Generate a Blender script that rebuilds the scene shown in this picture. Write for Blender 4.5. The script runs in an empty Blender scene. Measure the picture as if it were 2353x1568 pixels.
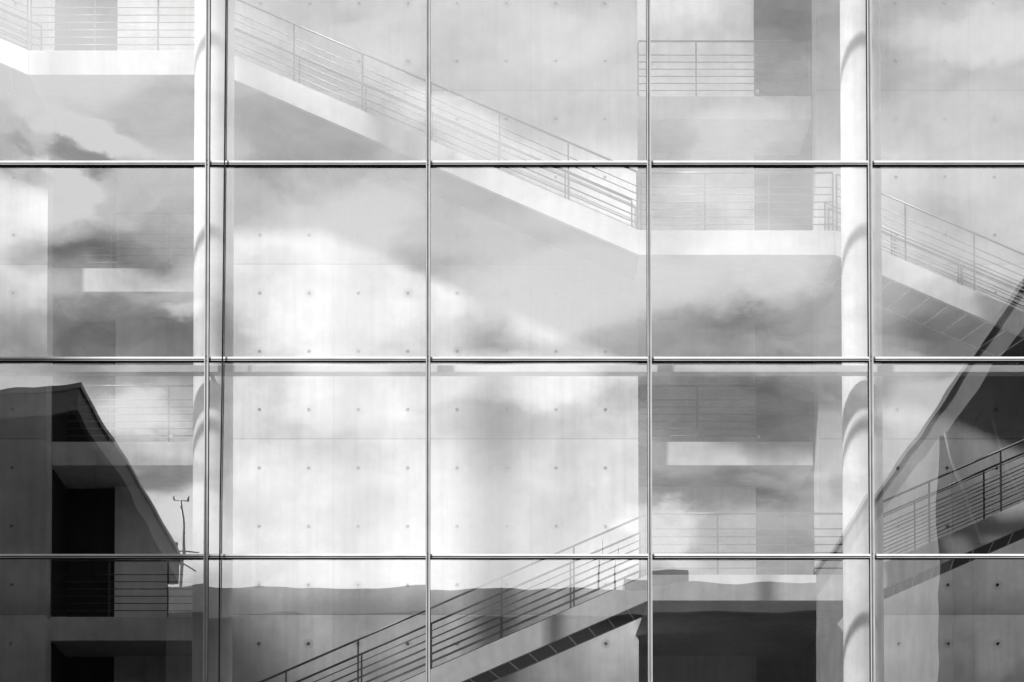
import bpy, math, random
from mathutils import Vector, Matrix
R = math.radians
random.seed(7)
C = bpy.context.scene.collection
SC = bpy.context.scene

# ------------------------------------------------------------------ camera
TH = R(1.9)
F = 5192.0 * (math.cos(TH) + .3286 * math.sin(TH))
PX, PY = 1077.0, 2490.0 - 5192.0 * math.tan(TH)
W0, H0 = 2353.0, 1567.5
cd = bpy.data.cameras.new('camera'); cam = bpy.data.objects.new('camera', cd); C.objects.link(cam)
cam.location = (0, -39, 0); cam.rotation_euler = (R(90) + TH, 0, 0)
cd.sensor_width = 36; cd.lens = 36 * F / W0
cd.shift_x = (W0 / 2 - PX) / W0; cd.shift_y = (PY - H0 / 2) / W0
cd.clip_start = .5; cd.clip_end = 3000
SC.camera = cam

def ray(x, y):
    "direction through a point of the photograph, per metre of distance from the facade's viewer"
    v = (PY - y) / F
    k = (v * math.cos(TH) + math.sin(TH)) / (math.cos(TH) - v * math.sin(TH))
    zc = math.cos(TH) + k * math.sin(TH)
    return (x - PX) / F * zc, k
def at(x, y, D):
    a, k = ray(x, y); return a * D, k * D
def X(x, D, y=784): return at(x, y, D)[0]
def Z(y, D): return at(PX, y, D)[1]

# ------------------------------------------------------------------ light
SUN_AZ, SUN_EL = 51.0, 46.0           # degrees left of the facade's normal, above the horizon
sd = Vector((-math.sin(R(SUN_AZ)) * math.cos(R(SUN_EL)), -math.cos(R(SUN_AZ)) * math.cos(R(SUN_EL)), math.sin(R(SUN_EL))))
sl = bpy.data.lights.new('sun', 'SUN'); so = bpy.data.objects.new('sun', sl); C.objects.link(so)
sl.energy = 5.0; sl.angle = R(3.6); sl.color = (1, 1, 1)
so.rotation_euler = sd.to_track_quat('Z', 'Y').to_euler(); so.location = sd * 200
SC.view_settings.view_transform = 'Standard'; SC.view_settings.look = 'None'
SC.view_settings.exposure = 1.56; SC.view_settings.gamma = 1
SC.cycles.max_bounces = 7; SC.cycles.diffuse_bounces = 4; SC.cycles.glossy_bounces = 4
SC.cycles.transparent_max_bounces = 24
SC.cycles.use_denoising = True
try: SC.cycles.caustics_reflective = False
except Exception: pass

world = bpy.data.worlds.new('World'); SC.world = world; world.use_nodes = True
def sky():
    nt = world.node_tree; N = nt.nodes; L = nt.links; N.clear()
    def nd(t, **kw):
        n = N.new(t)
        for k, v in kw.items(): setattr(n, k, v)
        return n
    def math_(op, a, b=None, clamp=False):
        n = nd('ShaderNodeMath', operation=op); n.use_clamp = clamp
        for i, s in enumerate((a, b)):
            if s is None: continue
            if isinstance(s, (int, float)): n.inputs[i].default_value = s
            else: L.new(s, n.inputs[i])
        return n.outputs[0]
    def vec(op, a, b):
        n = nd('ShaderNodeVectorMath', operation=op)
        for i, s in enumerate((a, b)):
            if isinstance(s, tuple): n.inputs[i].default_value = s
            else: L.new(s, n.inputs[i])
        return n.outputs[0]
    st = nd('ShaderNodeTexSky'); st.sky_type = 'NISHITA'; st.sun_disc = False
    st.sun_elevation = R(SUN_EL); st.sun_rotation = math.atan2(sd.x, sd.y)
    st.altitude = 50; st.air_density = 1; st.dust_density = 1.2
    bw = nd('ShaderNodeRGBToBW'); L.new(st.outputs[0], bw.inputs[0])
    tc = nd('ShaderNodeTexCoord'); d0 = tc.outputs['Generated']
    def noise(scale, detail, rough, vecin, dist=0.0):
        n = nd('ShaderNodeTexNoise'); n.inputs['Scale'].default_value = scale; n.inputs['Detail'].default_value = detail
        n.inputs['Roughness'].default_value = rough; n.inputs['Distortion'].default_value = dist
        L.new(vecin, n.inputs['Vector']); return n
    mp = nd('ShaderNodeMapping'); mp.inputs['Scale'].default_value = (1, 1, 1.9); L.new(d0, mp.inputs[0]); ds = mp.outputs[0]
    n1 = noise(6, 3, .5, ds); n2 = noise(24, 6, .6, ds)
    w1 = vec('MULTIPLY', vec('SUBTRACT', n1.outputs['Color'], (.5, .5, .5)), (.045, .045, .03))
    w2 = vec('MULTIPLY', vec('SUBTRACT', n2.outputs['Color'], (.5, .5, .5)), (.045, .045, .03))
    d = vec('ADD', vec('ADD', d0, w1), w2)
    def blob(x, y, rx, ry, w, rot=0):
        a, k = ray(x, y); v = Vector((a, -1, k)); l = v.length; v /= l
        m = nd('ShaderNodeMapping', vector_type='TEXTURE')
        m.inputs['Location'].default_value = v
        m.inputs['Rotation'].default_value = (0, R(rot), 0)
        m.inputs['Scale'].default_value = (rx / F / l, .45, ry / F / l)
        L.new(d, m.inputs[0])
        ln = nd('ShaderNodeVectorMath', operation='LENGTH'); L.new(m.outputs[0], ln.inputs[0])
        mr = nd('ShaderNodeMapRange', interpolation_type='SMOOTHERSTEP')
        mr.inputs[1].default_value = 1.35; mr.inputs[2].default_value = .3
        mr.inputs[3].default_value = 0; mr.inputs[4].default_value = w
        L.new(ln.outputs['Value'], mr.inputs[0]); return mr.outputs[0]
    mp2 = nd('ShaderNodeMapping'); mp2.inputs['Scale'].default_value = (1, 1, 2.0); L.new(d, mp2.inputs[0]); d2 = mp2.outputs[0]
    big = noise(4.5, 6, .55, d2, .3)
    fine = noise(17, 8, .62, d2, .5)
    tot = math_('ADD', math_('MULTIPLY', math_('SUBTRACT', big.outputs['Fac'], .5), 1.3),
                math_('MULTIPLY', math_('SUBTRACT', fine.outputs['Fac'], .5), .7))
    tot = math_('ADD', tot, .56)
    for b in BLOBS:
        if b[4] < 0: b = (b[0], b[1], b[2] * 1.2, b[3] * 1.25, b[4] * .75) + tuple(b[5:])
        tot = math_('ADD', tot, blob(*b))
    sm = nd('ShaderNodeMapRange', interpolation_type='SMOOTHSTEP'); sm.inputs[1].default_value = -.25; sm.inputs[2].default_value = 1.15
    L.new(tot, sm.inputs[0]); dens = sm.outputs[0]
    mx = nd('ShaderNodeMix', data_type='FLOAT')
    L.new(dens, mx.inputs[0]); L.new(math_('MULTIPLY', bw.outputs[0], SKY_K), mx.inputs[2]); mx.inputs[3].default_value = CLOUD
    bg = nd('ShaderNodeBackground'); bg.inputs[1].default_value = .1
    L.new(mx.outputs[0], bg.inputs[0])
    out = nd('ShaderNodeOutputWorld'); L.new(bg.outputs[0], out.inputs[0])
SKY_K = .17        # the photograph is black and white; blue sky is held back a little
CLOUD = 4.9
BLOBS = [  # where the clouds (+) and the clear gaps (-) hang in the sky that the glass mirrors
    (40, 110, 330, 150, .5), (360, 240, 180, 60, -.3), (155, 350, 75, 24, -.62), (0, 350, 60, 30, -.4), (60, 280, 60, 20, -.25),
    (190, 300, 210, 30, .5, 6), (70, 385, 120, 24, .45, 20), (90, 440, 130, 80, .4, 25), (150, 540, 130, 50, -.5, -8), (230, 600, 150, 45, -.4), (300, 775, 260, 85, -.6), (330, 560, 110, 60, -.3),
    (412, 705, 75, 28, .45), (300, 965, 120, 62, .7), (300, 1090, 190, 30, -.3), (400, 1210, 130, 100, .55),
    (700, 310, 190, 130, -.3), (1080, 270, 190, 55, .5, 25), (1330, 70, 170, 70, .05), (790, 510, 220, 140, .55),
    (1180, 570, 270, 75, -.02), (760, 750, 190, 130, .45), (1280, 690, 290, 100, .6), (590, 720, 80, 90, -.2),
    (1760, 730, 240, 55, -.14, -10), (1650, 620, 240, 80, .42), (1240, 560, 260, 90, .28), (1790, 40, 150, 80, -.18), (2200, 100, 180, 75, .4),
    (2150, 330, 220, 130, .12), (1680, 330, 110, 100, .25), (1620, 460, 140, 70, .35), (820, 930, 170, 110, .45),
    (1180, 890, 240, 60, .5), (1640, 950, 260, 80, -.45), (1350, 1120, 95, 45, -.0), (1690, 1120, 240, 55, -.5),
    (1550, 1230, 110, 70, .75), (1840, 1100, 90, 60, .3), (900, 1210, 430, 160, .2), (2080, 890, 100, 80, .35),
    (2150, 700, 140, 80, -.45), (2200, 510, 160, 80, -.1), (1850, 1250, 90, 60, -.1), (900, 60, 300, 100, -.1),
]
sky()

# ------------------------------------------------------------------ materials
def mat(name):
    m = bpy.data.materials.new(name); m.use_nodes = True
    nt = m.node_tree; nt.nodes.clear()
    return m, nt, nt.nodes, nt.links
def plain(name, v, rough=.5, metal=0.0, var=.12, scale=3.0, spec=.5):
    m, nt, N, L = mat(name)
    p = N.new('ShaderNodeBsdfPrincipled'); o = N.new('ShaderNodeOutputMaterial'); L.new(p.outputs[0], o.inputs[0])
    p.inputs['Roughness'].default_value = rough; p.inputs['Metallic'].default_value = metal
    p.inputs['Specular IOR Level'].default_value = spec
    tc = N.new('ShaderNodeTexCoord'); n = N.new('ShaderNodeTexNoise'); n.inputs['Scale'].default_value = scale; n.inputs['Detail'].default_value = 6
    L.new(tc.outputs['Object'], n.inputs['Vector'])
    mr = N.new('ShaderNodeMapRange'); mr.inputs[1].default_value = .3; mr.inputs[2].default_value = .7
    mr.inputs[3].default_value = v * (1 - var); mr.inputs[4].default_value = v * (1 + var)
    L.new(n.outputs['Fac'], mr.inputs[0]); L.new(mr.outputs[0], p.inputs['Base Color'])
    return m
STOREY = 3.436; JOINT = 15.98
def concrete(name, base, wall=False, hx=0.0, pit=1.0):
    "board-smooth cast concrete: clouded greys, bleeding streaks, pour joints with a darker foot, rings round the tie holes"
    m, nt, N, L = mat(name)
    p = N.new('ShaderNodeBsdfPrincipled'); o = N.new('ShaderNodeOutputMaterial'); L.new(p.outputs[0], o.inputs[0])
    p.inputs['Roughness'].default_value = .75; p.inputs['Specular IOR Level'].default_value = .25
    tc = N.new('ShaderNodeTexCoord'); pos = tc.outputs['Object']
    def nz(scale, det, rough, mul=None):
        n = N.new('ShaderNodeTexNoise'); n.inputs['Scale'].default_value = scale; n.inputs['Detail'].default_value = det; n.inputs['Roughness'].default_value = rough
        if mul:
            mp = N.new('ShaderNodeMapping'); mp.inputs['Scale'].default_value = mul; L.new(pos, mp.inputs[0]); L.new(mp.outputs[0], n.inputs['Vector'])
        else: L.new(pos, n.inputs['Vector'])
        return n.outputs['Fac']
    def mth(op, a, b=None, c=None, clamp=False):
        n = N.new('ShaderNodeMath'); n.operation = op; n.use_clamp = clamp
        for i, s in enumerate((a, b, c)):
            if s is None: continue
            if isinstance(s, (int, float)): n.inputs[i].default_value = s
            else: L.new(s, n.inputs[i])
        return n.outputs[0]
    def mrng(v, a, b, c, d_, smooth=True):
        n = N.new('ShaderNodeMapRange'); n.interpolation_type = 'SMOOTHSTEP' if smooth else 'LINEAR'
        for i, s in enumerate((a, b, c, d_)): n.inputs[1 + i].default_value = s
        L.new(v, n.inputs[0]); return n.outputs[0]
    f = mrng(nz(.55, 5, .55), .3, .7, .80, 1.12)
    f = mth('MULTIPLY', f, mrng(nz(3.5, 6, .6), .3, .7, .93, 1.06))
    f = mth('MULTIPLY', f, mrng(nz(1, 4, .6, (7, 7, .35)), .35, .7, 1.04, .92))
    f = mth('MULTIPLY', f, mrng(nz(28, 3, .7), .66, .78, 1.0, 1 - .16 * pit))
    if wall:
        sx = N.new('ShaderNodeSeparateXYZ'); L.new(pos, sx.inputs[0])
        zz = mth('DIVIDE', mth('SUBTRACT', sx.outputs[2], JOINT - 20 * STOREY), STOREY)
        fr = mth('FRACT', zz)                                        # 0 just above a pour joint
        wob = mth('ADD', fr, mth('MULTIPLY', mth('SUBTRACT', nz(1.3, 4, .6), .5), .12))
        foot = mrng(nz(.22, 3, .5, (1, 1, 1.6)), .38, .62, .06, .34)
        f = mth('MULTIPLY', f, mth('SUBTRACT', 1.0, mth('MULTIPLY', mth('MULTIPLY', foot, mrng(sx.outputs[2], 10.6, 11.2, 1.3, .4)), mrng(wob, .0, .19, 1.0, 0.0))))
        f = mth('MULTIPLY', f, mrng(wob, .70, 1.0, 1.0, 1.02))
        dj = mth('MINIMUM', fr, mth('SUBTRACT', 1.0, fr))
        f = mth('MULTIPLY', f, mrng(mth('ADD', dj, mth('MULTIPLY', mth('SUBTRACT', nz(5, 4, .7), .5), .004)), .0012, .0042, .62, 1.0))
        # upright panel joints, every fourth tie hole
        fx = mth('FRACT', mth('DIVIDE', mth('SUBTRACT', sx.outputs[0], hx + 1.442 - 3.8456 * 20), 3.8456))
        dx = mth('MINIMUM', fx, mth('SUBTRACT', 1.0, fx))
        f = mth('MULTIPLY', f, mrng(dx, .0007, .0022, .80, 1.0))
        # rings round the tie holes
        cx = mth('DIVIDE', mth('SUBTRACT', sx.outputs[0], hx), .9614); cz = mth('SUBTRACT', mth('MULTIPLY', zz, 3.0), .5)
        ix = mth('ROUND', cx); iz = mth('ROUND', cz)
        ax = mth('MULTIPLY', mth('SUBTRACT', cx, ix), .9614); az = mth('MULTIPLY', mth('SUBTRACT', cz, iz), STOREY / 3)
        rr = mth('SQRT', mth('ADD', mth('MULTIPLY', ax, ax), mth('MULTIPLY', az, az)))
        cb = N.new('ShaderNodeCombineXYZ'); L.new(ix, cb.inputs[0]); L.new(iz, cb.inputs[1])
        wn = N.new('ShaderNodeTexWhiteNoise'); wn.noise_dimensions = '2D'; L.new(cb.outputs[0], wn.inputs['Vector'])
        amt = mrng(wn.outputs['Value'], .45, 1.0, .0, .20)
        f = mth('MULTIPLY', f, mth('SUBTRACT', 1.0, mth('MULTIPLY', amt, mrng(rr, .07, .12, 1.0, 0.0))))
    col = mth('MULTIPLY', f, base)
    L.new(col, p.inputs['Base Color'])
    b = N.new('ShaderNodeBump'); b.inputs['Strength'].default_value = .25; b.inputs['Distance'].default_value = .004
    L.new(nz(40, 4, .6), b.inputs['Height']); L.new(b.outputs[0], p.inputs['Normal'])
    return m
def glass():
    m, nt, N, L = mat('coated_glass')
    o = N.new('ShaderNodeOutputMaterial'); g = N.new('ShaderNodeBsdfGlossy'); t = N.new('ShaderNodeBsdfTransparent'); mx = N.new('ShaderNodeMixShader')
    g.inputs['Roughness'].default_value = 0.0; g.inputs['Color'].default_value = (.95, .95, .95, 1)
    t.inputs[0].default_value = (.96, .96, .96, 1); mx.inputs[0].default_value = .47
    L.new(t.outputs[0], mx.inputs[1]); L.new(g.outputs[0], mx.inputs[2]); L.new(mx.outputs[0], o.inputs[0])
    tc = N.new('ShaderNodeTexCoord'); oi = N.new('ShaderNodeObjectInfo')
    n = N.new('ShaderNodeTexNoise'); n.noise_dimensions = '4D'; n.inputs['Scale'].default_value = .55; n.inputs['Detail'].default_value = 1.5
    mm = N.new('ShaderNodeMath'); mm.operation = 'MULTIPLY'; mm.inputs[1].default_value = 37.0
    L.new(oi.outputs['Random'], mm.inputs[0]); L.new(mm.outputs[0], n.inputs['W']); L.new(tc.outputs['Object'], n.inputs['Vector'])
    b = N.new('ShaderNodeBump'); b.inputs['Strength'].default_value = 1.0; b.inputs['Distance'].default_value = .0031
    L.new(n.outputs['Fac'], b.inputs['Height']); L.new(b.outputs[0], g.inputs['Normal'])
    c, nt, N, L = mat('clear_glass')
    o = N.new('ShaderNodeOutputMaterial'); t = N.new('ShaderNodeBsdfTransparent'); t.inputs[0].default_value = (.97, .97, .97, 1); L.new(t.outputs[0], o.inputs[0])
    return m, c
M = dict(
    wall=concrete('wall_concrete', .66, True, -4.07), wall3=concrete('pitted_wall_concrete_shaded', .50, True, -4.07, 1.8), wall2=concrete('wall_concrete_shaded', .34, True, 8.34),  # second and third are darker copies with shade put into their base colour
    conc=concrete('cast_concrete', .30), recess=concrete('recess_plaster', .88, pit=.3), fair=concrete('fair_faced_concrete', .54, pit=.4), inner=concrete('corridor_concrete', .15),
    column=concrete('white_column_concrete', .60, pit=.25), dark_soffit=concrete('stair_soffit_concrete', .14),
    white=plain('white_coated_steel', .50, .4), flange=plain('silver_flange', .30, .4, .2), grey=plain('grey_anodised_aluminium', .17, .4, .2), black=plain('black_rubber', .008, .8, spec=.1),
    lip=plain('light_grey_aluminium', .22, .4, .2), steel=plain('brushed_steel', .09, .35, .7), slit=plain('pale_light_slit', .9, .5),
    floor=plain('dark_stone_floor', .04, .6), roof=plain('roof_slab', .3, .7), ground=plain('dark_paving', .06, .8, scale=.4),
    canopy=plain('shade_dark_canopy_underside', .02, .9, spec=0), fascia=concrete('canopy_fascia', .06), cap=plain('roof_edge_flashing', .05, .5),
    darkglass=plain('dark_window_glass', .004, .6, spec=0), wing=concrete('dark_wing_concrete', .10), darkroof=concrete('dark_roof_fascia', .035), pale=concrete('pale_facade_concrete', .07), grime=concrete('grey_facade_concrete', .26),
    cable=plain('black_cable', .006, .8, spec=.05), mast=plain('mast_steel', .10, .5), door=plain('doorway_shade', .018, .6, spec=.2),
)
M['glass'], M['clear'] = glass()
def frosted():
    m, nt, N, L = mat('frosted_roof_glass')
    o = N.new('ShaderNodeOutputMaterial'); t = N.new('ShaderNodeBsdfTranslucent'); t.inputs[0].default_value = (.96, .96, .96, 1)
    L.new(t.outputs[0], o.inputs[0]); return m
M['frosted'] = frosted()

# ------------------------------------------------------------------ mesh helpers
class MB:
    def __init__(s): s.v = []; s.f = []; s.mi = []; s.smooth = set()
    def add(s, vs, fs, mi=0, smooth=False):
        n = len(s.v); s.v += [tuple(p) for p in vs]
        for f in fs:
            if smooth: s.smooth.add(len(s.f))
            s.f.append(tuple(i + n for i in f)); s.mi.append(mi)
        return s
    def box(s, x0, x1, y0, y1, z0, z1, mi=0, skip=()):
        vs = [(x, y, z) for z in (z0, z1) for y in (y0, y1) for x in (x0, x1)]
        fs = {'b': (0, 2, 3, 1), 't': (4, 5, 7, 6), 'f': (0, 1, 5, 4), 'k': (2, 6, 7, 3), 'l': (0, 4, 6, 2), 'r': (1, 3, 7, 5)}
        return s.add(vs, [f for k, f in fs.items() if k not in skip], mi)
    def prism(s, poly, y0, y1):
        "poly: (x, z) outline, anticlockwise seen from the front (-y)"
        n = len(poly); vs = [(x, y0, z) for x, z in poly] + [(x, y1, z) for x, z in poly]
        fs = [tuple(range(n)), tuple(range(2 * n - 1, n - 1, -1))] + [(i, i + n, (i + 1) % n + n, (i + 1) % n) for i in range(n)]
        return s.add(vs, fs)
    def slab(s, poly, z0, z1):
        n = len(poly); vs = [(x, y, z0) for x, y in poly] + [(x, y, z1) for x, y in poly]
        fs = [tuple(range(n - 1, -1, -1)), tuple(range(n, 2 * n))] + [(i, (i + 1) % n, (i + 1) % n + n, i + n) for i in range(n)]
        return s.add(vs, fs)
    def tube(s, p, q, r, n=8, r2=None):
        p, q = Vector(p), Vector(q); d = (q - p).normalized(); a = d.orthogonal().normalized(); b = d.cross(a)
        r2 = r if r2 is None else r2
        vs = [p + (a * math.cos(t) + b * math.sin(t)) * r for t in (i * 2 * math.pi / n for i in range(n))]
        vs += [q + (a * math.cos(t) + b * math.sin(t)) * r2 for t in (i * 2 * math.pi / n for i in range(n))]
        s.add(vs, [(i, (i + 1) % n, (i + 1) % n + n, i + n) for i in range(n)], smooth=True)
        k = len(s.v) - 2 * n; s.f += [tuple(range(k + n - 1, k - 1, -1)), tuple(range(k + n, k + 2 * n))]; s.mi += [0, 0]
        return s
    def build(s, name, m, parent=None):
        me = bpy.data.meshes.new(name); me.from_pydata(s.v, [], s.f)
        for x in (m if isinstance(m, (list, tuple)) else [m]): me.materials.append(x)
        for i, p in enumerate(me.polygons):
            p.material_index = s.mi[i]; p.use_smooth = i in s.smooth
        me.update(); o = bpy.data.objects.new(name, me); C.objects.link(o)
        if parent is not None: o.parent = parent
        return o
def bevel(o, w=.006):
    b = o.modifiers.new('edge', 'BEVEL'); b.width = w; b.segments = 2; b.limit_method = 'ANGLE'; return o
def tag(o, label, cat, group=None):
    o['label'] = label; o['category'] = cat; o['kind'] = 'thing'
    if group: o['group'] = group
    return o
def thing(name, label, cat, group=None, loc=None):
    o = bpy.data.objects.new(name, None); C.objects.link(o); o.empty_display_size = .2
    return tag(o, label, cat, group)
def structure(o): o['kind'] = 'structure'; return o

# ------------------------------------------------------------------ the ground
GZ = -1.6
structure(MB().box(-900, 900, -900, 900, GZ - .3, GZ).build('ground', M['ground']))

# ------------------------------------------------------------------ hall: walls, recesses, roof
YW = 5.0                      # face of the big concrete wall
YB = 7.1                      # back of the balcony recesses
ZT = 26.6
def wall(name, x0, x1, hx, label, m):
    "cast wall with real tie holes"
    b = MB(); z0, z1 = 3.2, ZT
    b.box(x0, x1, YW, 10.5, z0, z1, skip=('f',)); b.box(x0, x1, YW, 10.5, GZ - .1, z0, skip=('t',))
    px = .9614; pz = STOREY / 3
    ks = [k for k in range(-30, 40) if x0 + .08 < hx + k * px < x1 - .08]
    zs = [JOINT + (i + .5) * pz for i in range(-40, 20)]; zs = [z for z in zs if z0 + .1 < z < z1 - .1]
    xs = [hx + k * px for k in ks]
    xe = [x0] + [(a + c) / 2 for a, c in zip(xs, xs[1:])] + [x1]
    ze = [z0] + [(a + c) / 2 for a, c in zip(zs, zs[1:])] + [z1]
    n = 20; r = .037; dep = .045
    for i, hxx in enumerate(xs):
        for j, hz in enumerate(zs):
            a0, a1, c0, c1 = xe[i], xe[i + 1], ze[j], ze[j + 1]
            sq = []
            for k in range(n):
                t = 2 * math.pi * k / n; c, s = math.cos(t), math.sin(t)
                tx = (a1 - hxx) / c if c > 1e-9 else ((a0 - hxx) / c if c < -1e-9 else 1e9)
                tz = (c1 - hz) / s if s > 1e-9 else ((c0 - hz) / s if s < -1e-9 else 1e9)
                q = min(tx, tz); sq.append((hxx + c * q, YW, hz + s * q))
            cor = {}
            ring = [(hxx + r * math.cos(2 * math.pi * k / n), YW, hz + r * math.sin(2 * math.pi * k / n)) for k in range(n)]
            bot = [(hxx + r * .8 * math.cos(2 * math.pi * k / n), YW + dep, hz + r * .8 * math.sin(2 * math.pi * k / n)) for k in range(n)]
            vs = ring + bot + sq; fs = []
            corners = [(a1, c1), (a0, c1), (a0, c0), (a1, c0)]
            def ang(p): return math.atan2(p[1] - hz, p[0] - hxx) % (2 * math.pi)
            for k in range(n):
                k2 = (k + 1) % n; poly = [k, 2 * n + k]
                lo = 2 * math.pi * k / n; hi = 2 * math.pi * (k + 1) / n
                for cpt in corners:
                    if lo + 1e-6 < ang(cpt) < hi - 1e-6:
                        vs.append((cpt[0], YW, cpt[1])); poly.append(len(vs) - 1)
                poly += [2 * n + k2, k2]; fs.append(tuple(poly))
                fs.append((k, k2, n + k2, n + k))
            fs.append(tuple(n + k for k in range(n)))
            b.add(vs, fs)
    o = b.build(name, m); tag(o, label, 'wall'); return o
XL = X(108, 44); XM0 = X(520, 44); XM1 = X(1466, 44); XR = X(1880, 44)
wall('concrete_wall', -17.299, XL, -4.07, 'narrow pitted, shade-toned concrete wall strip at the far left edge, rows of tie holes', M['wall3'])
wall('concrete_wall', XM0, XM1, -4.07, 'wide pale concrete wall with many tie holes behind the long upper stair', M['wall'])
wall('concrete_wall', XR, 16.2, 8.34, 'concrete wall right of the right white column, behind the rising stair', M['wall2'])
structure(MB().box(-17.6, 16.2, 10.5, 10.8, GZ - .1, ZT).build('back_wall', M['inner']))
rf = MB(); rf.box(-17.3, 16.2, .15, 7.4, ZT + .30, ZT + .33, 1, skip=('t',)); rf.box(-17.3, 16.2, .15, 7.4, ZT + .30, ZT + .33, 0, skip=('b', 'f', 'k', 'l', 'r'))
structure(rf.build('glass_roof', [M['frosted'], M['clear']]))
rb = MB(); rb.box(-17.9, 16.5, 7.401, 10.8, ZT, ZT + .5); rb.box(-17.9, 16.5, -.2, .149, ZT, ZT + .5); rb.box(-17.9, -17.301, .15, 7.4, ZT, ZT + .5); rb.box(16.201, 16.5, .15, 7.4, ZT, ZT + .5)
structure(rb.build('roof', M['roof']))
structure(MB().box(-17.6, -17.3, .2, 10.49, GZ - .1, ZT - .001).build('end_wall', M['conc']))
structure(MB().box(16.2, 16.5, .2, 10.8, GZ - .1, ZT).build('end_wall', M['conc']))
structure(MB().box(-17.29, 16.15, .2, YW, 2.0, 2.25).build('hall_floor', M['floor']))
XD0 = X(266, 46.1); XD1 = X(1735, 46.1)
for nm, a, c, lab in (('recess_wall', XD0, XM0, 'plain pale wall at the back of the left balcony recess, beside the dark doorways'),
                      ('recess_wall', XM1, XD1, 'plain pale wall at the back of the right balcony recess, beside the dark doorways')):
    tag(MB().box(a, c, YB, YB + .3, 2.3, ZT).build(nm, M['recess']), lab, 'wall')
FL = [5.735, 9.165, 12.63, 16.08, 19.52]                      # storey levels

for k, zf in enumerate(FL):
    for x0, x1, side in ((XL, XD0, 'left'), (XD1, XR, 'right')):
        if side == 'right' and k == 0: continue
        t = thing('dark_doorway', 'full-height doorway filled with a shade-dark sheet, %s recess, %s' % (side, ['lowest of all', 'lowest storey behind a rail', 'on the half-height balcony', 'one storey below the top', 'on the top storey'][k]), 'door', 'shade-filled doorways of the recesses')
        MB().box(x0 + .03, x1 - .03, YB + .16, YB + .21, zf + .01, zf + 2.93).build('shade_leaf', M['door'], t)  # near-black sheet standing in for the darkness of the corridor opening
        f = MB(); f.box(x0 + .002, x0 + .029, YB + .12, YB + .24, zf + .005, zf + 2.955); f.box(x1 - .029, x1 - .002, YB + .12, YB + .24, zf + .005, zf + 2.955); f.box(x0 + .0295, x1 - .0295, YB + .12, YB + .24, zf + 2.931, zf + 2.955)
        f.build('frame', M['door'], t)
        px_ = x0 + .004 if side == 'left' else x1 - .028
        MB().box(px_, px_ + .024, 5.62, YB + .11, zf + .006, zf + 2.95).build('side_shade_sheet', M['door'], t)  # dark sheet standing in for shade on the recess side wall
        MB().tube((x0 + .12, YB + .155, zf + 1.05), (x0 + .26, YB + .10, zf + 1.05), .012, 8).build('handle', M['steel'], t)
RAILH = 1.12
RODS = [.753, .626, .499, .371, .244, .117]
def railing(parent, pts, y, name='railing', lab=None):
    "pts: (x, floor z) of each upright, straight between the ends: handrail with uprights and six rods"
    (xa, za), (xb, zb) = pts[0], pts[-1]
    h = MB().tube((xa, y, za + RAILH), (xb, y, zb + RAILH), .021, 10)
    ra = h.build('handrail', M['steel'], parent)
    for x, z in pts: MB().box(x - .016, x + .016, y - .01, y + .01, z - .02, z + RAILH - .015).build('post', M['steel'], ra)
    for k in RODS: MB().tube((xa, y, za + k * RAILH), (xb, y, zb + k * RAILH), .010, 6).build('rod', M['steel'], ra)
    return ra
def balcony(x0, x1, zf, xs, label, rail=True):
    t = thing('balcony', label, 'balcony', 'balconies in the wall recesses')
    bevel(MB().box(x0, x1, 5.5, 10.4, zf - .47, zf).build('slab', M['fair'], t))
    if rail: railing(t, [(x, zf) for x in xs], 5.54)
    for x in ((x0 + x1) / 2 + .45,):
        for dx in (-.09, .09): MB().tube((x + dx, 6.1, zf - .47), (x + dx, 6.1, zf - .485), .055, 14).build('recessed_light', M['white'], t)
    if rail:
        kx = xs[-2]
        MB().tube((kx + .05, 5.50, zf + .10), (kx + .05, 5.56, zf + .10), .035, 12).build('rail_lock', M['white'], t)
    return t
lx0, lx1 = XL + .0, XM0
lp = [X(118, 44.5) + .02, X(253, 44.5), X(388, 44.5), X(518, 44.5)]
rx0, rx1 = XM1, X(1867, 44.5)
rp = [X(1468, 44.5), X(1602, 44.5), X(1737, 44.5), X(1866, 44.5) - .02]
balcony(lx0, lx1, FL[4], lp, 'pale slab behind the top left landing, at the left recess top', rail=False)
balcony(lx0, lx1, FL[3], lp, 'left recess balcony with a scabbed, stained slab front, one storey under the top landing')
balcony(lx0, lx1, FL[2], lp, 'left recess balcony crossed by the pointed dark roof mirrored over it')
balcony(lx0, lx1, FL[1], lp, 'lowest left recess balcony, dim, at the photo\'s bottom left beside the white column')
balcony(lx0, lx1, FL[0], lp, 'left recess balcony under the lowest one, only its railing height near the bottom edge')
balcony(rx0, rx1, FL[4], rp, 'top right recess balcony with a railed dark doorway, left of the right white column')
balcony(rx0, rx1, FL[3], rp, 'slab continuing the bright middle landing into the right recess', rail=False)
balcony(rx0, rx1, FL[2], rp, 'right recess balcony half way down, under the bright landing, with a dark doorway')
balcony(rx0, rx1, FL[1], rp, 'slab continuing the lower dark-bellied landing into the right recess', rail=False)

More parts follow.
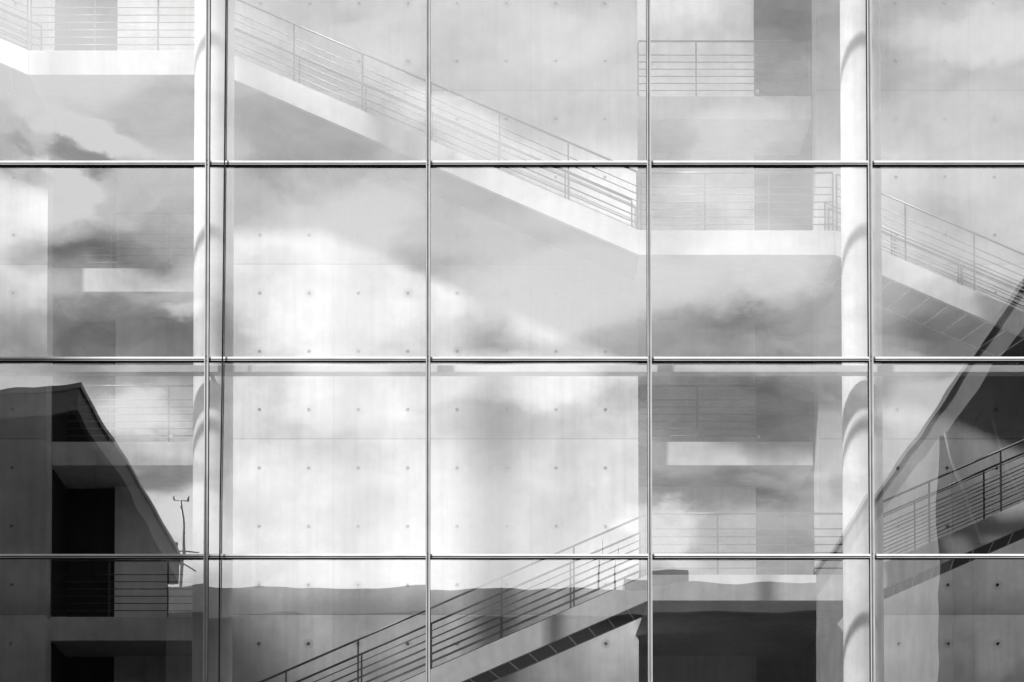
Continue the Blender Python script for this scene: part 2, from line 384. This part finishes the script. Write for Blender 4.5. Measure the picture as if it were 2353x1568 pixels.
# ------------------------------------------------------------------ stairs and landings
TH_ = .47
def landing(x0, x1, zf, y0, y1, n, label):
    t = thing('stair_landing', label, 'landing', 'stair landings')
    bevel(MB().box(x0, x1, y0, y1, zf - TH_, zf).build('slab', M['fair'], t))
    railing(t, [(x0 + .03 + (x1 - x0 - .06) * i / n, zf) for i in range(n + 1)], y0 + .05)
    return t
def flight(xa, za, xb, zb, y0, y1, n, label, strips=True):
    "from (xa, za) to (xb, zb): solid flight with smooth side faces, two railings and pale strips painted as light through the step gaps underneath"
    t = thing('stair_flight', label, 'staircase', 'stair flights')
    e = .004
    bevel(MB().prism([(xa + e, za - TH_), (xb - e, zb - TH_), (xb - e, zb), (xa + e, za)], y0, y0 + .10).build('stringer', M['fair'], t), .004)
    bevel(MB().prism([(xa + e, za - TH_), (xb - e, zb - TH_), (xb - e, zb), (xa + e, za)], y1 - .10, y1).build('stringer', M['fair'], t), .004)
    s = MB(); st = MB(); L_ = xb - xa; k = max(1, round(abs(L_) / .365)); sl_ = (zb - za) / L_
    up = 1 if sl_ > 0 else -1
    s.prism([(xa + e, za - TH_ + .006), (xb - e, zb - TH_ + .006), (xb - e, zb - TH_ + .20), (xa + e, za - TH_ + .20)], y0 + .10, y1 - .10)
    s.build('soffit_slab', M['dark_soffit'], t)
    tr = MB()
    for i in range(k):
        a = xa + L_ * i / k; c = xa + L_ * (i + 1) / k; zt = (za + sl_ * ((a + c) / 2 - xa)) - .12
        tr.box(a + .004, c - .004, y0 + .102, y1 - .102, zt - .16, zt)
    tr.build('steps', M['conc'], t)
    if strips:
        for i in range(1, k):
            a = xa + L_ * i / k; sk = .2 * up; w = .011
            v = []
            for yy, dx in ((y0 + .1, 0.0), (y1 - .1, sk)):
                for ww in (-w, w):
                    xx = a + dx + ww; v.append((xx, yy, za + sl_ * (xx - xa) - TH_ + .006))
            vb = [(x, y, z - .007) for x, y, z in v]
            st.add(v + vb, [(0, 1, 3, 2), (4, 6, 7, 5), (0, 4, 5, 1), (2, 3, 7, 6), (0, 2, 6, 4), (1, 5, 7, 3)])
        st.build('light_slit_strips', M['slit'], t)  # pale strips painted as light leaking between the steps
    for y in (y0 + .05, y1 - .06):
        railing(t, [(xa + .04 + (L_ - .08) * i / n, za + sl_ * (.04 + (L_ - .08) * i / n)) for i in range(n + 1)], y)
    return t
D1 = 42.5; D2 = 40.8
y1a, y1b = 3.5, 4.998
y2a, y2b = 1.8, 3.26
ux = [X(62, D1), X(510, D1), X(1470, D1), X(1920, D1)]
landing(ux[0], ux[1], FL[4], y1a, 5.49, 3, 'top left landing, bright slab front, ending behind the left white column')
landing(ux[2], ux[3], FL[3], y1a, 5.49, 3, 'bright middle right landing joining two upper flights, left of the right column')
SL = (FL[4] - FL[3]) / (ux[2] - ux[1])
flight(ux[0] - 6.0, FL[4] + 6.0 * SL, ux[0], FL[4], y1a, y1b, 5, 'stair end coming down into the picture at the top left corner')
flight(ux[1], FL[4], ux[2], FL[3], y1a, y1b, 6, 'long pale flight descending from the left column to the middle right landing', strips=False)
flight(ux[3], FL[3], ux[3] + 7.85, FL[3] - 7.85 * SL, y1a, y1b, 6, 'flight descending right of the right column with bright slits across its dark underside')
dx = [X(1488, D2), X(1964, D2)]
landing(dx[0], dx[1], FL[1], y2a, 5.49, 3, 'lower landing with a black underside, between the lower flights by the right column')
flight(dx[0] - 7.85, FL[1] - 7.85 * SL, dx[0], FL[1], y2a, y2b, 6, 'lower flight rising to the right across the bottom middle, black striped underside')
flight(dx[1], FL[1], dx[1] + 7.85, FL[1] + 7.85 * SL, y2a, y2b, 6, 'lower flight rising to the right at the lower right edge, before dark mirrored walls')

# ------------------------------------------------------------------ columns
def column(px, label):
    x = X(px, 39.9); n = 72; r = .352; b = MB()
    zs = [GZ, 2.25, 5.735, 9.165, 12.6, 16.05, 19.5, ZT]
    vs = []; fs = []
    for z in (GZ, ZT):
        vs += [(x + r * math.cos(2 * math.pi * i / n), .9 + r * math.sin(2 * math.pi * i / n), z) for i in range(n)]
    b.add(vs, [(i, (i + 1) % n, (i + 1) % n + n, i + n) for i in range(n)], smooth=True)
    return tag(b.build('column', M['column']), label, 'column', 'round white columns behind the glass'), x
_, xc1 = column(490.5, 'round white column behind the glass on the left, beside the hanging cable')
_, xc2 = column(1980.5, 'round white column behind the glass on the right, between landing and rising stair')

# ------------------------------------------------------------------ the glass front
MX = [-0.70 + 3.814 * k for k in range(-3, 5)]
TZ = [9.054 + 3.42 * k for k in range(-2, 4)] + [ZT - .02]
WORD = ['outermost left', 'far left', 'left', 'middle', 'right', 'far right', 'outermost right']
mull_lab = ['mullion one bay left of the frame', 'mullion just outside the left edge', 'upright mullion in front of the left white column',
            'upright mullion left of the middle, in front of the plain concrete wall', 'upright mullion beside the ends of both stair landings',
            'upright mullion in front of the right white column', 'mullion just outside the right edge', 'last mullion right of the frame']
for i, x in enumerate(MX):
    t = thing('mullion', 'slim pale ' + mull_lab[i], 'mullion', 'upright mullions of the glass front')
    z0, z1 = TZ[1] - .06, ZT
    for u in (-.035, .0185): MB().box(x + u, x + u + .0165, -.118, -.09, z0, z1).build('flange', M['flange'], t)
    MB().box(x - .0182, x + .0182, -.104, -.088, z0, z1).build('web', M['grey'], t)
    b = MB(); b.box(x - .033, x + .033, -.0875, .06, z0, z1); b.box(x - .040, x - .0335, -.024, .0, z0, z1); b.box(x + .0335, x + .040, -.024, .0, z0, z1)
    b.build('gasket', M['black'], t)
    s = MB()
    for z in TZ[1:]:
        for dz in (-.03, .05): s.tube((x, -.1035, z + dz), (x, -.109, z + dz), .007, 8)
    s.build('screws', M['black'], t)
tr_lab = ['transom under the frame bottom', 'lowest transom, crossing the bottom row of glass and mirrored rooflines', 'middle transom with a white inner beam below it',
          'upper transom, just under the long descending stair', 'transom just over the frame top', 'head transom at the roof']
for j, z in enumerate(TZ[:-1]):
    if j == 0: continue
    t = thing('transom', 'thin level ' + tr_lab[j], 'transom', 'level transoms of the glass front')
    for k in range(-1, len(MX) - 1):                       # the transom is cut at every mullion
        u, w = (MX[k] + .0355 if k >= 0 else -17.30), MX[k + 1] - .0355
        MB().box(u, w, -.085, -.070, z + .016, z + .047).build('cap', M['white'], t)
        MB().box(u, w, -.085, -.070, z - .020, z - .003).build('lip', M['lip'], t)
        g = MB(); g.box(u, w, -.0695, .02, z - .022, z + .046); g.box(u, w, -.082, -.070, z - .0028, z + .0158); g.box(u, w, -.084, -.070, z - .026, z - .0202)
        g.build('gasket', M['black'], t)
zb = Z(851, 39.12)
t = thing('inner_beam', 'white level beam just inside the glass, under the middle transom', 'beam')
bevel(MB().box(MX[0], MX[-1], .215, .455, zb, zb + .12).build('beam', M['white'], t), .004)
for x in (xc1, xc2):
    b = MB(); b.tube((x + .02, .40, zb + .02), (x + .10, .62, zb - .16), .035, 10); b.box(x + .03, x + .17, .54, .66, zb - .34, zb - .12)
    b.build('bracket', M['grey'], t)
pane_lab = {
 (1, 4): 'pane over the top left landing with a white cloud mirrored',
 (2, 4): 'pane left of middle with the long stair behind, cable hanging at its left',
 (3, 4): 'pane showing the stair end and a bright cloud on bare concrete, top middle',
 (4, 4): 'pane in front of the top right balcony and its dark doorway',
 (5, 4): 'top right corner pane over plain concrete with tie holes',
 (1, 3): 'pane over the scabbed left balcony with a dark sky gap mirrored',
 (2, 3): 'pane over bare concrete and soft cloud, under the upper transom, beside the cable',
 (3, 3): 'pane with the stair bottom meeting the middle landing at its right top',
 (4, 3): 'pane in front of the bright middle landing',
 (5, 3): 'pane with a slit stair underside and mirrored roof edge',
 (1, 2): 'pane mirroring the pointed black roof and the thin mast',
 (2, 2): 'pane over bare concrete whitened by cloud, over the lowest transom',
 (3, 2): 'pane over concrete with a row of ringed tie holes, over the lower stair rail',
 (4, 2): 'pane with a balcony over a landing rail and dark cloud bands',
 (5, 2): 'pane mirroring the big dark slanting roof with pale struts',
 (1, 1): 'bottom left pane, nearly black, over the lowest left balcony',
 (2, 1): 'bottom pane with the pale mirrored roofline, right of the cable',
 (3, 1): 'bottom middle pane with the rising stair behind',
 (4, 1): 'bottom pane with the black underside of the lower landing',
 (5, 1): 'bottom right pane over streaked concrete with a stair underside across its top',
}
ROWW = ['row below the frame', 'bottom row', 'second row up', 'third row up', 'top row', 'row above the frame']
proto = None
XS = [-17.34] + MX
for i in range(-1, len(MX) - 1):
    for j in range(1, len(TZ) - 1):
        if i < 0: x0, x1, z0, z1 = -17.30, MX[0] - .032, TZ[j] + .046, TZ[j + 1] - .020
        else: x0, x1, z0, z1 = MX[i] + .032, MX[i + 1] - .032, TZ[j] + .046, TZ[j + 1] - .020
        lab = pane_lab.get((i, j), 'pane in the %s column, %s, outside the photo' % (WORD[i] if i >= 0 else 'narrow end', ROWW[j]))
        t = thing('facade_window', lab, 'window', 'glass panes of the front')
        cxm, czm = (x0 + x1) / 2, (z0 + z1) / 2
        b = MB(); w, h = (x1 - x0) / 2, (z1 - z0) / 2
        b.box(-w, w, -.012, .012, -h, h, 1, skip=('f',)); b.box(-w, w, -.012, .012, -h, h, 0, skip=('b', 't', 'k', 'l', 'r'))
        p = b.build('glass_pane', [M['glass'], M['clear']], t); p.location = (cxm, 0, czm)
        p.rotation_euler = (random.gauss(0, .0012), 0, random.gauss(0, .0012))
structure(MB().box(-17.6, 16.2, -.1, .15, GZ - .1, TZ[1] - .03).build('unseen_facade_wall', M['conc']))  # solid wall added below the view to hold back low light
for nm, a, c in (('unseen_facade_wall', -17.9, -17.301), ('unseen_facade_wall', MX[-1] + .04, 16.2)):
    structure(MB().box(a, c, -.1, .15, TZ[1] - .03, ZT).build(nm, M['conc']))

# ------------------------------------------------------------------ the cable before the glass
def cable():
    pts = []
    for x, y, e in ((519.6, -120, .125), (519.3, 0, .125), (516.5, 300, .128), (514, 560, .13), (511, 830, .135), (506, 1150, .14), (504, 1400, .15), (503, 1700, .16)):
        a, k = ray(x, y); D = 39 - e; pts.append((a * D, -e, k * D))
    a = pts[0]; pts.insert(0, (a[0], -.125, ZT + .1))
    b = MB()
    for p, q in zip(pts, pts[1:]): b.tube(p, q, .012, 8)
    tag(b.build('cable', M['cable']), 'thin black cable hanging down before the glass beside the left white column', 'cable')
cable()

# ------------------------------------------------------------------ what the glass mirrors: buildings across the water
def mir(x, y, z):
    "ground plan point (x, y) of something at height z that the glass mirrors at picture point x, y"
    a, k = ray(x, y); D = z / k; return a * D, -(D - 39)
ZR = 30.0
# left wing: big flat canopy over a dark glazed block
t = thing('canopy_building', 'dark building with a big pointed flat roof, mirrored at lower left', 'building', 'dark roofed wings mirrored in the glass')
p0 = mir(178, 878, ZR); p1 = mir(0, 903, ZR); pe = mir(408, 1290, ZR)
left_far = (p0[0] - 30, p0[1] + (p1[1] - p0[1]) / (p1[0] - p0[0]) * -30)
edge = [p0, (pe[0], pe[1]), (p0[0] - 30, pe[1]), left_far]
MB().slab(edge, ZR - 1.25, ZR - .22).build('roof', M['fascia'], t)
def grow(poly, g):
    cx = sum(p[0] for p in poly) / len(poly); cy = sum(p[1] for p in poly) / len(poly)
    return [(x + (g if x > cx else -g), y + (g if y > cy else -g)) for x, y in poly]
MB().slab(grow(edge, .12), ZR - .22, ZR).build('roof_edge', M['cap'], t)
MB().slab(grow(edge, -.25), ZR - 1.32, ZR - 1.252).build('roof_underside', M['canopy'], t)  # near-black colour stands for the shade under the roof
wx = p0[0] - .5
bb = MB(); bb.box(p0[0] - 30, wx, pe[1] + 1, p0[1] - 8, GZ, ZR - 1.33); bb.build('facade', M['darkglass'], t)
# right wing
t = thing('canopy_building', 'dark building under a long slanting roof on thin struts, mirrored at right', 'building', 'dark roofed wings mirrored in the glass')
q0 = mir(2353, 640, ZR); q1 = mir(1872, 1318, ZR)
k = (q1[0] - q0[0]) / (q1[1] - q0[1]); yn = -45.0
e0 = (q0[0] + (yn - q0[1]) * k, yn)
edge = [e0, (e0[0] + 40, yn), (e0[0] + 40, q1[1]), q1]
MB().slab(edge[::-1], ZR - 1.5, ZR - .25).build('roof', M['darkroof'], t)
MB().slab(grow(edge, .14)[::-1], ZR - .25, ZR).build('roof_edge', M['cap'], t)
MB().slab(grow(edge, -.9)[::-1], ZR - 1.62, ZR - 1.502).build('roof_underside', M['canopy'], t)  # roof's own shade is put into this underside colour
c0 = mir(2147, 985, ZR - 1.5)
MB().box(c0[0], c0[0] + 38, q1[1] + 1, c0[1], GZ, ZR - 1.63).build('wing_walls', M['wing'], t)
MB().box(c0[0] + .6, c0[0] + 38, c0[1] + .001, c0[1] + .3, GZ, ZR - 1.66).build('glazing', M['darkglass'], t)
for (xa, ya, xb, yb) in ((2245, 885, 2345, 1165), (2160, 985, 2240, 1245)):
    a, k_ = ray(xa, ya); Dd = 39 - (c0[1] + 2.5); P = (a * Dd, -(Dd - 39), k_ * Dd); a, k_ = ray(xb, yb); Q = (a * Dd, -(Dd - 39), k_ * Dd)
    MB().tube(P, Q, .07, 8).build('strut', M['wing'], t)
# far block closing the court
t = thing('courtyard_building', 'dim long building whose level roofline is mirrored along the bottom', 'building')
DB = 137.0; yb_ = -(DB - 39)
xa, zr = at(425, 1345, DB); xb, _z = at(1880, 1345, DB)
MB().box(xa - 6, xb + 6, yb_ - 12, yb_, zr - 1.6, zr).build('parapet', M['grime'], t)
MB().box(xa - 6, xb + 6, yb_ - 12, yb_ - .9, GZ, zr - 1.601).build('facade', M['pale'], t)
x0, z0 = at(1440, 1303, DB - 1); x1, _ = at(1585, 1303, DB - 1)
MB().box(x0, x1, yb_ - 7, yb_ - 1, zr + .001, z0).build('roof_house', M['cap'], t)
# the block standing left of the glass front, outside the picture: it shades the foot of the left column
t = thing('neighbour_building', 'tall plain block standing outside, left of the picture', 'building')
MB().box(-44, -18.2, -24, -2.5, GZ, 27.4).build('walls', M['grime'], t)
MB().box(-44.2, -18.1, -24.2, -2.4, 27.401, 27.8).build('roof', M['cap'], t)
# the mast and two roof poles
t = thing('weather_mast', 'thin dark mast with a cross bar of small sensors, mirrored at lower left', 'mast')
Dm = DB + 3
def mp(x, y): a, k_ = ray(x, y); return (a * Dm, -(Dm - 39), k_ * Dm)
b0 = mp(430, 1352); tp = mp(414, 1160); b0 = (b0[0], b0[1], zr)
xm = tp[0]
MB().tube((xm, tp[1], zr), tp, .11, 8, .07).build('pole', M['mast'], t)
MB().tube((xm - .44, tp[1], tp[2]), (xm + .44, tp[1], tp[2]), .03, 6).build('cross_bar', M['mast'], t)
for s in (-1, 1):
    MB().tube((xm + s * .42, tp[1], tp[2]), (xm + s * .47, tp[1], tp[2] + .3), .05, 8).build('sensor', M['mast'], t)
z2 = tp[2] - 3.1
MB().tube((xm - .5, tp[1], z2), (xm + .9, tp[1], z2), .04, 6).build('cross_bar', M['mast'], t)
MB().tube((xm - .5, tp[1], z2), (xm - .5, tp[1], z2 + .5), .12, 8).build('sensor', M['mast'], t)
MB().tube((xm - .6, tp[1], zr + 2.3), (xm + 1.0, tp[1], zr + 1.4), .05, 6).build('guy_arm', M['mast'], t)
for i, (x, y0_, lab) in enumerate(((1376, 1250, 'taller thin pole on the mirrored far roof, behind the lower stair rail'),
                                   (1410, 1268, 'shorter thin pole on the mirrored far roof, right of the taller one'))):
    Pq = mp(x, y0_)
    tag(MB().tube((Pq[0], Pq[1], zr), Pq, .08, 8, .04).build('roof_pole', M['mast']), lab, 'pole', 'poles on the mirrored far roof')
